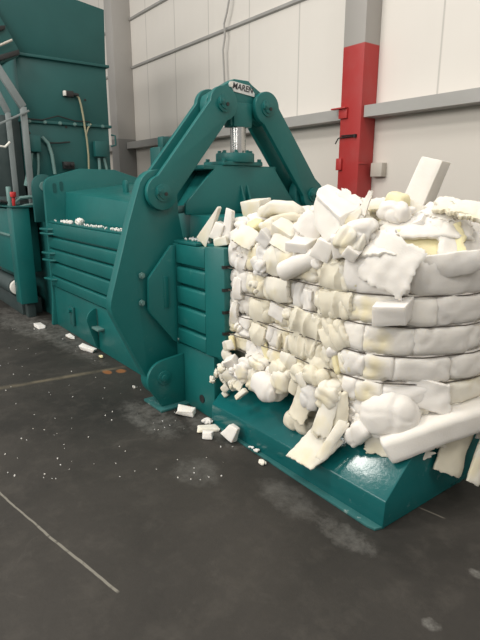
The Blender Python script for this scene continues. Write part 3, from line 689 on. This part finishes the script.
slab([(313, 205, 1.98), (317, 195, 1.99), (339, 217, 1.95), (338, 228, 1.93), (326, 244, 1.92), (314, 226, 1.95)], (.05, .13, .0), F_WHITE)
slab([(316, 195, 1.975), (319, 188, 2.02), (329, 183, 2.10), (344, 193, 2.12), (360, 207, 2.10), (340, 218, 1.93)], (.0, .02, -.05), F_WHITE)
slab([(340, 220, 1.95), (361, 207, 2.08), (363, 212, 2.08), (352, 224, 1.99), (339, 231, 1.94)], (-.03, .10, -.02), F_PALE)
sht(350, 200, 2.10, .14, .07, .02, (-30, 30, 15), F_WHITE, jag=.35)
sht(366, 203, 2.10, .05, .12, .02, (-10, 20, 25), F_WHITE, jag=.2, taper=.6)
blk(327, 248, 1.965, (.11, .10, .10), (10, 20, 20), F_WHITE)
blk(339, 246, 1.95, (.09, .09, .12), (5, -18, 35), F_WHITE, taper=(.6, .8))
pil(352, 240, 1.96, (.15, .14, .15), (0, 25, 25), F_PALE)
pil(361, 233, 2.0, (.16, .14, .12), (0, -10, 30), F_WHITE)
blk(352, 253, 1.93, (.07, .07, .06), (15, 30, 30), F_WHITE)
pil(317, 262, 1.96, (.08, .07, .06), (0, 20, 10), F_WHITE)
# roll end in the top layer
rol([at(281, 273, Y=1.91), at(297, 265, Y=1.94), at(319, 256, Y=1.99)], .11, .11, F_WHITE, amp=.004, crease=.003, p=20, k=2.2)
sht(258, 264, 1.95, .12, .10, .02, (10, -30, 8), F_WHITE, bend=1.4, curl=.5)
pil(262, 268, 1.93, (.10, .09, .10), (0, 0, 0), F_GREY)
sht(240, 257, 1.95, .06, .05, .02, (20, 25, 0), F_WHITE)
sht(278, 252, 1.95, .12, .08, .025, (-15, 35, 0), F_PALE, bend=.8)
# small curls and crumples on the side face
def curl(px, py, r, m, Y=1.93, th=.035, a0=-60, a1=210, tilt=0):
    c = at(px, py, Y=Y); pts = [c+Vector((r*math.cos(R_(a0+(a1-a0)*i/9)), .002*i, r*math.sin(R_(a0+(a1-a0)*i/9)))) for i in range(10)]
    rol(pts, th, .07, m, amp=.003, crease=.003)
curl(254, 288, .034, F_PALE, 1.945)
for px, py, w, h, t, rot, m, kk in ((308, 302, .06, .14, .03, (0, 4, 0), F_WHITE, dict(bend=.8)), (277, 312, .13, .09, .03, (0, 14, 0), F_WHITE, dict(bend=.5)), (300, 326, .07, .15, .03, (0, 16, 0), F_CREAM, dict(bend=1.0)),
        (318, 330, .07, .15, .03, (0, -22, 10), F_CREAM, dict(bend=1.1)), (252, 350, .17, .08, .02, (-20, -26, 0), F_WHITE, dict(bend=.5, taper=.6)), (266, 352, .04, .12, .025, (0, -20, 0), F_YEL, dict(bend=1.2)),
        (337, 276, .05, .15, .03, (0, -16, 10), F_CREAM, dict(bend=1.1)), (326, 274, .06, .15, .03, (0, 12, 0), F_PALE, dict(bend=1.0)), (324, 304, .08, .13, .03, (0, 4, 0), F_CREAM, dict(bend=1.0)), (270, 333, .05, .10, .02, (0, 20, 0), F_WHITE, dict(bend=1.2))):
    sht(px, py, 1.958, w, h, t, rot, m, **kk)
for px, py, s_ in ((288, 314, .06), (239, 327, .05), (333, 352, .06), (272, 372, .07)):
    pil(px, py, 1.955, (s_*1.2, s_, s_*1.2), (rnd.uniform(-40, 40), rnd.uniform(-50, 50), rnd.uniform(-40, 40)), rnd.choice([F_PALE, F_WHITE, F_WHITE2]), k=2.8, f=9, amp=.008, crease=.014, n=9)
for px, py, w, h, rot, m, pl, pk_, kk in ((337, 276, .20, .15, (0, 4, 6), F_CREAM, .012, 75, dict(bend=.5)), (335, 305, .20, .14, (0, -5, 6), F_CREAM, .010, 70, dict(bend=.4)), (306, 325, .24, .145, (0, 12, 0), F_CREAM, .014, 75, dict(bend=.4)),
        (300, 348, .22, .13, (0, -6, 0), F_CREAM, .014, 90, dict(bend=.4)), (334, 338, .16, .14, (0, -28, 8), F_CREAM, .014, 75, dict(bend=.5)), (276, 290, .19, .14, (0, 0, 0), F_PALE, .004, 30, dict(bend=.5)), (256, 312, .14, .145, (0, 4, 0), F_CREAM, .004, 30, dict(bend=.9)),
        (256, 335, .14, .135, (0, 6, 0), F_CREAM, .004, 30, dict(bend=.9)), (317, 366, .17, .10, (0, 4, 0), F_CREAM, .005, 40, dict(bend=.7)), (288, 362, .12, .10, (0, 4, 0), F_PALE, .006, 40, dict(bend=.8)), (272, 262, .15, .15, (0, 30, 0), F_PALE, .006, 45, dict(bend=.6)),
        (236, 288, .10, .14, (0, 0, 0), F_WHITE, .010, 70, dict(bend=.7)), (233, 313, .08, .14, (0, 0, 0), F_WHITE2, .010, 80, dict(bend=.7)), (240, 262, .10, .12, (0, 12, 0), F_WHITE, .010, 70, dict(bend=.8))):
    sht(px, py, 1.938+rnd.uniform(-.008, .012), w, h, .035, (rot[0]+rnd.uniform(-6, 6), rot[1], rot[2]+rnd.uniform(-9, 9)), m, jag=.08, wav=.010, pleat=pl*1.4, pk=pk_, curl=rnd.uniform(.8, 1.3), **kk)
def vf(x0, y0, x1, y1, wd, m):
    rol([at(x0+(x1-x0)*i/4, y0+(y1-y0)*i/4, Y=1.962) for i in range(5)], wd, .06, m, k=2.4, p=5, f=9, amp=.006, crease=.010)
for x0, y0, x1, y1, wd, m in ((320, 266, 327, 288, .04, F_CREAM), (330, 264, 336, 290, .055, F_CREAM), (341, 264, 348, 291, .055, F_PALE), (352, 265, 354, 290, .035, F_YEL),
        (309, 292, 313, 313, .035, F_WHITE), (320, 294, 323, 317, .05, F_PALE), (330, 295, 335, 319, .06, F_CREAM), (344, 298, 347, 320, .055, F_CREAM),
        (297, 309, 292, 330, .05, F_CREAM), (302, 309, 311, 334, .05, F_CREAM), (314, 313, 319, 338, .045, F_PALE), (325, 318, 334, 338, .05, F_CREAM), (337, 319, 346, 342, .05, F_CREAM),
        (282, 333, 279, 350, .035, F_CREAM), (290, 335, 287, 352, .035, F_PALE), (297, 336, 299, 355, .035, F_CREAM), (308, 338, 304, 358, .045, F_CREAM), (317, 341, 312, 360, .04, F_CREAM), (326, 345, 331, 363, .05, F_PALE),
        (291, 375, 288, 392, .04, F_CREAM), (303, 378, 308, 400, .05, F_PALE), (322, 384, 318, 404, .045, F_PALE), (336, 384, 341, 410, .05, F_CREAM)):
    vf(x0, y0, x1, y1, wd, m)
# lower fringe hanging over the platform: left lumps
for px, py, s in ((229, 345, .06), (226, 355, .055), (232, 362, .06), (224, 368, .06), (218, 373, .045), (228, 377, .055), (236, 372, .06), (234, 385, .05), (226, 388, .05), (240, 381, .05), (213, 379, .035), (222, 380, .04), (225, 394, .032)):
    s *= 1.25; a_ = (rnd.uniform(-40, 40), rnd.uniform(-50, 50), rnd.uniform(-40, 40)); m_ = rnd.choice([F_PALE, F_WHITE, F_WHITE2])
    if rnd.random() < .5: pil(px, py, 1.90+rnd.uniform(0, .03), (s*rnd.uniform(.9, 1.5), s*1.1, s*rnd.uniform(.9, 1.3)), a_, m_, k=3.2, f=15, amp=.014, crease=.02, n=10)
    elif rnd.random() < .6: blk(px, py, 1.90+rnd.uniform(0, .03), (s*rnd.uniform(.7, 1.2), s*.8, s*rnd.uniform(.7, 1.1)), a_, m_, jit=.3)
    else: sht(px, py, 1.89+rnd.uniform(0, .03), s*1.4, s*1.3, .02, a_, m_, bend=1.2, curl=.6, jag=.2)
sht(232, 343, 1.93, .045, .09, .03, (0, -12, 0), F_YEL, bend=1.2)
blk(241, 394, 1.86, (.035, .035, .085), (-25, 38, 0), F_PALE)
pil(246, 370, 1.93, (.11, .12, .16), (0, 10, 0), F_WHITE2)
sht(240, 380, 1.90, .07, .13, .03, (-15, 16, 0), F_PALE, bend=1.2)
pil(258, 378, 1.97, (.14, .16, .18), (0, 0, 0), F_PALE)
pil(270, 385, 1.93, (.22, .20, .17), (0, 10, 0), F_WHITE, crease=.012, f=5)
pil(285, 380, 1.95, (.14, .16, .16), (0, 0, 0), F_PALE)
pil(262, 362, 1.95, (.16, .14, .09), (0, 10, 0), F_WHITE2)
pil(283, 369, 1.95, (.16, .12, .10), (0, 8, 0), F_CREAM); pil(318, 376, 1.94, (.17, .12, .11), (0, 6, 0), F_CREAM); pil(300, 372, 1.94, (.10, .1, .10), (0, 40, 0), F_CREAM)
# folded drapery and the hanging flap
sht(300, 403, 1.90, .15, .20, .03, (-14, 12, -5), F_CREAM, bend=1.5, curl=-.3, jag=.1)
sht(295, 383, 1.92, .05, .15, .03, (0, 22, 0), F_CREAM, bend=1.5)
sht(303, 384, 1.90, .05, .13, .03, (0, -30, 0), F_PALE, bend=1.4)
sht(313, 448, 1.84, .20, .21, .022, (-38, 4, 4), F_PALE, bend=.6, curl=-.4, jag=.06, wav=.006, shear=.4)
sht(332, 440, 1.86, .05, .24, .02, (-30, 30, 30), F_PALE, bend=1.0, jag=.06)
sht(326, 415, 1.88, .09, .24, .03, (-12, 8, 12), F_PALE, bend=1.4, jag=.1)
sht(338, 412, 1.92, .10, .22, .035, (-6, -6, 25), F_CREAM, bend=1.6, jag=.1)
sht(318, 425, 1.87, .05, .13, .03, (-8, 18, 0), F_CREAM, bend=1.4)
pil(331, 395, 1.94, (.14, .16, .18), (0, 10, 15), F_PALE); pil(316, 395, 1.96, (.14, .16, .16), (0, -10, 0), F_GREY)
pil(305, 420, 2.0, (.24, .2, .12), (0, 0, 0), F_CREAM)
# near vertical corner below the wires
Xc = -1.62
def epil(t, z, dim, rot=(0, 0, 0), m=F_WHITE, inset=.06, **k):
    global sd; sd += 1
    n_ = math.degrees(math.atan2(ecurve(t).y-EYC, (ecurve(t).x-EXC)))
    return pillow('foam_cushion', m, bale, ecurve(t, inset)+Vector((0, 0, z)), dim, (R_(rot[0]), R_(rot[1]), R_(n_+90+rot[2])), sd, **k)
def esht(t, z, w, h, th, rot=(0, 0, 0), m=F_WHITE, inset=0., **k):
    global sd; sd += 1
    n_ = math.degrees(math.atan2(ecurve(t).y-EYC, (ecurve(t).x-EXC)))
    return sheet('foam_sheet', m, bale, ecurve(t, inset)+Vector((0, 0, z)), w, h, th, (R_(rot[0]), R_(rot[1]), R_(n_+90+rot[2])), seed=sd, **k)
def eblk(t, z, dim, rot=(0, 0, 0), m=F_WHITE, inset=0., **k):
    global sd; sd += 1
    n_ = math.degrees(math.atan2(ecurve(t).y-EYC, (ecurve(t).x-EXC)))
    return block('foam_block', m, bale, ecurve(t, inset)+Vector((0, 0, z)), dim, (R_(rot[0]), R_(rot[1]), R_(n_+90+rot[2])), sd, **k)
for t, z, s in ((92, .52, .09), (86, .49, .08), (90, .44, .08), (82, .42, .075), (88, .385, .06), (78, .50, .09), (76, .44, .10), (72, .39, .09), (95, .60, .08), (88, .56, .08)):
    epil(t, z, (s*1.1, s*1.2, s*1.2), (rnd.uniform(-30, 30), rnd.uniform(-40, 40), 0), rnd.choice([F_WHITE, F_WHITE, F_PALE]), k=2.8, f=12, amp=.008, crease=.015, n=9)
vf(335, 350, 340, 374, .045, F_YEL); vf(342, 351, 347, 373, .04, F_PALE)
# --- end face extras
eblk(61, 1.03, (.17, .12, .10), (16, -6, 0), F_WHITE, -.01, jit=.2)                # wedge standing proud of second layer
esht(38, .615, .30, .15, .03, (-4, 14, 0), F_WHITE, .0, bend=.5, jag=.07, taper=.4)            # sheet in fourth layer
epil(58, .495, (.29, .24, .25), (0, -20, 0), F_WHITE, .05, f=4, crease=.012, amp=.010, k=2.6, n=18)           # big round lump
epil(45, .50, (.22, .2, .18), (0, 0, 0), F_PALE, .10); epil(25, .50, (.26, .2, .18), (0, 0, 0), F_PALE, .10); epil(0, .50, (.3, .2, .2), (0, 0, 0), F_PALE, .10); epil(-30, .5, (.34, .2, .2), (0, 0, 0), F_PALE, .10); epil(-65, .5, (.34, .2, .2), (0, 0, 0), F_PALE, .10)
epil(77, .375, (.11, .10, .17), (8, 35, 0), F_WHITE, .0, f=5, crease=.010, amp=.006)
# long curved slab
rol([ecurve(t_, -.01)+Vector((0, 0, z_)) for t_, z_ in ((60, .335), (52, .375), (44, .41), (34, .445), (22, .468), (8, .475), (-14, .465))], .14, .20, F_WHITE, k=8, p=60, amp=.004, crease=.002, f=4)
esht(60, .345, .20, .13, .02, (-18, -6, 0), F_PALE, .0, bend=.5, jag=.2)
esht(46, .33, .24, .12, .02, (-18, -10, 0), F_PALE, .02, bend=.4, jag=.4)
esht(38, .38, .2, .16, .02, (-20, -12, 0), F_PALE, .03, bend=.6, jag=.3)
esht(17, .315, .17, .30, .022, (-14, 24, 0), F_CREAM, -.02, bend=.7, jag=.05, taper=-.3)
esht(7, .27, .10, .30, .022, (-10, 34, 0), F_PALE, -.10, bend=1.2, jag=.04)
esht(-8, .42, .2, .22, .03, (-14, 10, 0), F_WHITE, .0, bend=.5, jag=.2)
# top of the end: torn sheets, hollow with yellow inside
esht(64, 1.26, .25, .25, .022, (-14, 22, -6), F_WHITE, -.025, bend=.6, curl=.5, jag=.16, wav=.016)
esht(33, 1.255, .34, .12, .02, (10, -8, 0), F_WHITE, -.02, bend=.7, curl=1.1, jag=.10)
esht(40, 1.33, .30, .20, .03, (-30, -8, 0), F_YEL, .085, bend=-.4, jag=.08)
esht(42, 1.435, .42, .20, .03, (-60, -4, 0), F_WHITE, .15, bend=.6, curl=.6, jag=.10)
esht(18, 1.36, .34, .22, .03, (-35, 6, 0), F_WHITE, .03, bend=.6, curl=.4, jag=.12)
esht(75, 1.345, .18, .15, .03, (-40, -12, 0), F_WHITE, .04, bend=.7, jag=.2)
# heap on top
for k in range(46):
    X = rnd.uniform(-2.68, -1.40); Y = rnd.uniform(2.05, 2.95); z = 1.33+.07*rnd.random()+.05*max(0, 1-abs(Y-2.4)/.5)
    if X > -1.65 and (Y < 2.2 or Y > 2.85): continue
    rr = (rnd.uniform(-35, 35), rnd.uniform(-35, 35), rnd.uniform(-90, 90)); m = rnd.choice([F_WHITE, F_WHITE, F_PALE, F_WHITE2]); sd += 1
    ch_ = rnd.random()
    if ch_ < .45: pillow('foam_cushion' if k < 6 else 'foam_lump', m, bale, (X, Y, z), (rnd.uniform(.14, .26), rnd.uniform(.14, .22), rnd.uniform(.10, .16)), tuple(R_(a) for a in rr), sd)
    elif ch_ < .75: block('foam_block', m, bale, (X, Y, z), (rnd.uniform(.10, .2), rnd.uniform(.08, .16), rnd.uniform(.06, .12)), tuple(R_(a) for a in rr), sd)
    else: sheet('foam_sheet', m, bale, (X, Y, z+.03), rnd.uniform(.14, .24), rnd.uniform(.14, .22), .03, (R_(rr[0]-80), R_(rr[1]), R_(rr[2])), rnd.uniform(.3, 1), rnd.uniform(-.3, .8), sd)
pil(397, 204, 2.25, (.12, .10, .12), (0, 10, 0), F_YEL, f=4, crease=.004)
pil(396, 212, 2.2, (.18, .14, .10), (0, 10, 0), F_WHITE)
for px, py in ((380, 205), (370, 207), (410, 208), (450, 206), (466, 208), (475, 213), (440, 213)):
    sht(px, py, 2.3, .14, .09, .025, (-50, rnd.uniform(-25, 25), 20), rnd.choice([F_WHITE, F_PALE]), jag=.3, bend=.7)

# --- standing block on top: its own thing
c = at(424, 186, X=-2.0)
o = block('foam_block', F_WHITE, None, Vector((c.x, c.y, c.z-.015)), (.145, .20, .37), (R_(-3), R_(19), R_(14)), 901, jit=.05, taper=(.92, .9))
tag(o, 'tall white foam block standing tilted on top of the bale', 'foam block')

# ------------------------------------------------------------------ loose scraps
def scrap(kind, px, py, dim, label, rot=(0, 0, 0), m=F_WHITE, z=0.0, seed=0):
    g0 = at(px, py, Z=z)
    o = block('foam_scrap', m, None, Vector((g0.x, g0.y, z+dim[2]/2)), dim, tuple(R_(a) for a in rot), 300+seed, jit=.36) if kind == 'b' else \
        pillow('foam_scrap', m, None, Vector((g0.x, g0.y, z+dim[2]/2)), dim, tuple(R_(a) for a in rot), 300+seed, 2.6, 16, .012, .016, 9)
    lo = min(v.co.z for v in o.data.vertices)
    o.location.z = z+.0005-lo
    tag(o, label, 'foam scrap', 'foam scraps lying on the floor'); return o
scrap('b', 186, 415, (.12, .07, .04), 'flat white foam scrap on the floor in front of the pivot bracket', (8, 5, 40), F_WHITE, 0, 1)
scrap('b', 208, 438, (.065, .05, .045), 'small square white foam block on the floor at the platform corner', (0, 0, 40), F_WHITE, 0, 2)
scrap('b', 208, 430, (.13, .08, .022), 'thin cream foam offcut lying on the floor behind the square block', (6, 4, 70), F_PALE, 0, 3)
scrap('p', 207, 424, (.09, .06, .03), 'crumbled greyish foam bit on the floor beside the platform end', (0, 0, 20), F_GREY, 0, 4)
scrap('p', 210, 408, (.10, .05, .03), 'small white foam bit on the floor between machine base and platform', (0, 0, 10), F_WHITE2, 0, 5)
scrap('b', 88, 351, (.22, .06, .04), 'long white foam scrap on the floor beside the ribbed body', (4, 4, 20), F_WHITE, 0, 6)
scrap('p', 101, 358, (.06, .04, .03), 'small yellowish foam bit on the floor near the skirt gusset', (0, 0, 0), F_YEL, 0, 7)
scrap('b', 70, 338, (.14, .06, .025), 'flattened white foam bit against the machine base', (0, 0, 0), F_WHITE, 0, 8)
scrap('b', 40, 327, (.17, .09, .03), 'pale crumpled foam scrap on the floor before the frame plate', (0, 0, 0), F_GREY, 0, 9)
scrap('p', 134, 388, (.035, .03, .02), 'tiny white foam bit on the floor left of the foot plate', (0, 0, 0), F_WHITE, 0, 10)
scrap('p', 262, 464, (.05, .035, .02), 'small foam bit on the floor along the platform flange', (0, 0, 0), F_PALE, 0, 11)
# lump lying on the platform slope, resting against the upright strip
g0 = at(238, 432, Y=1.85)
o = block('foam_scrap', F_WHITE, None, Vector((g0.x, 1.80, .075)), (.10, .055, .10), (R_(-14), R_(24), R_(10)), 77, jit=.25, taper=(.6, .8))
lo = min(v.co.z for v in o.data.vertices); o.location.z = .0145-lo
tag(o, 'torn white foam chunk leaning on the platform side', 'foam scrap')
for k, (px, py, lab) in enumerate(((256, 452, 'white foam bit on the platform flange nearest the leaning chunk'), (249, 449, 'flat pale foam bit on the platform flange left of the other bit'))):
    g1 = at(px, py, Z=.018)
    o = pillow('foam_scrap', F_WHITE, None, Vector((g1.x, 1.835, .03)), (.045, .03, .018), (0, 0, .4), 500+k, 2.6, 18, .008, .01, 8); o.location.z = .0185-min(v.co.z for v in o.data.vertices); tag(o, lab, 'foam scrap')
# curled strip under the slotted panel
c = at(172, 344, Y=1.87)
pts = [c+Vector((.09, .01, .055)), c+Vector((.05, .0, .07)), c+Vector((.0, .0, .055)), c+Vector((-.03, .0, .0)), c+Vector((-.045, .0, -.07))]
o = loft('foam_strip', F_PALE, None, pts, .028, .03, 888, amp=.002, crease=.002); tag(o, 'curled cream foam strip caught under the slotted side panel', 'foam strip')
# foam debris on the ledges and the floor (uncountable crumbs)
def crumbs(name, spots, label, m=F_WHITE):
    bm = bmesh.new()
    for p, s in spots:
        M = Matrix.Translation(p) @ Euler((rnd.random()*6, rnd.random()*6, rnd.random()*6)).to_matrix().to_4x4() @ Matrix.Diagonal((s*rnd.uniform(.6, 1.5), s*rnd.uniform(.6, 1.3), s*rnd.uniform(.5, .9), 1))
        bmesh.ops.create_icosphere(bm, subdivisions=1, radius=.5, matrix=M)
    for v in bm.verts: v.co += Vector((noise.noise(v.co*60), noise.noise(v.co*60+Vector((9, 0, 0))), 0))*.003
    o = finish(name, bm, m, None, 40); tag(o, label, 'foam crumbs', None, 'stuff'); return o
sp = []
for k in range(90):
    X = -6.05+rnd.random()*2.45; s = rnd.uniform(.015, .032)*(1.5 if -5.7 < X < -5.2 else 1); sp.append((Vector((X, rnd.uniform(1.90, 1.98), 1.235+s*.3)), s))
crumbs('foam_crumbs', sp, 'white foam crumbs strewn along the ledge above the ribbed side wall')
sp = []
for k in range(36):
    s = rnd.uniform(.012, .024); sp.append((Vector((-3.26+rnd.random()*.38, rnd.uniform(1.95, 2.02), 1.237+s*.3)), s))
crumbs('foam_crumbs', sp, 'white foam crumbs on the ledge above the slotted side panel')
tag(pillow('foam_scrap', F_WHITE, None, Vector((at(80, 221, Y=1.95).x, 1.945, 1.265)), (.10, .07, .07), (.2, .3, .3), 640, 2.6, 22, .016, .02, 10), 'largest white foam lump on the ledge of the ribbed body', 'foam scrap')
sp = []
for k in range(120):
    if k < 120: px, py = rnd.uniform(0, 240), rnd.uniform(325, 480)
    elif k < 190: px, py = rnd.gauss(70, 50), rnd.gauss(345, 14)
    elif k < 235: px, py = rnd.gauss(205, 28), rnd.gauss(432, 18)
    else: px, py = rnd.uniform(0, 480), rnd.uniform(460, 640)
    g1 = at(px, py, Z=0)
    if g1.y > 1.78 or g1.x < -9: continue
    s = rnd.uniform(.005, .012)*(1.4 if rnd.random() < .12 else 1); sp.append((Vector((g1.x, g1.y, s*.22)), s))
crumbs('foam_crumbs', sp, 'tiny white foam crumbs scattered over the dark concrete floor', F_GREY)

# ------------------------------------------------------------------ LIGHT
w = bpy.data.worlds.new('hall_daylight'); scn.world = w; w.use_nodes = True
bg = w.node_tree.nodes['Background']; bg.inputs[0].default_value = (1.0, .97, .92, 1); bg.inputs[1].default_value = .46
def area(name, loc, size, energy, col=(1, .96, .9), target=None, sy=None):
    l = bpy.data.lights.new(name, 'AREA'); l.energy = energy; l.size = size; l.color = col
    if sy: l.shape = 'RECTANGLE'; l.size_y = sy
    o = bpy.data.objects.new(name, l); COL.objects.link(o); o.location = loc
    if target is not None: o.rotation_euler = (Vector(target)-Vector(loc)).to_track_quat('-Z', 'Y').to_euler()
    return o
area('added_overhead_lamp', (-1.2, 0.3, 7.5), 1.6, 120)  # unseen lamp added overhead to raise the brightness
area('added_overhead_lamp', (3.5, 1.0, 7.5), 1.6, 200)  # second unseen overhead lamp, added for brightness beyond the bale end
area('added_overhead_lamp', (-4.95, -2.85, 7.5), 2.0, 460)  # added lamp, positioned to throw a highlight on the platform slope
area('added_front_fill', (-3.5, -8.0, 5.0), 15, 900, (1, .97, .92), (-5.0, 4.9, 2.6), 3.2)  # added soft fill from behind the camera, no window modelled
area('added_top_fill', (-2.0, 1.5, 8.4), 3.0, 90, (1, .98, .96), None, 6)  # unseen soft fill added above the bale

cd = bpy.data.cameras.new('camera'); co = bpy.data.objects.new('camera', cd); COL.objects.link(co)
cd.sensor_fit = 'VERTICAL'; cd.sensor_height = 24; cd.lens = 24*FPX/640; cd.clip_end = 100
co.location = CAM
co.matrix_world = Matrix.Translation(CAM) @ Matrix((RT, UP, -FW)).transposed().to_4x4()
scn.camera = co
vs = scn.view_settings; vs.view_transform = 'Standard'; vs.look = 'None'; vs.gamma = 1; vs.use_curve_mapping = False; vs.exposure = -0.14
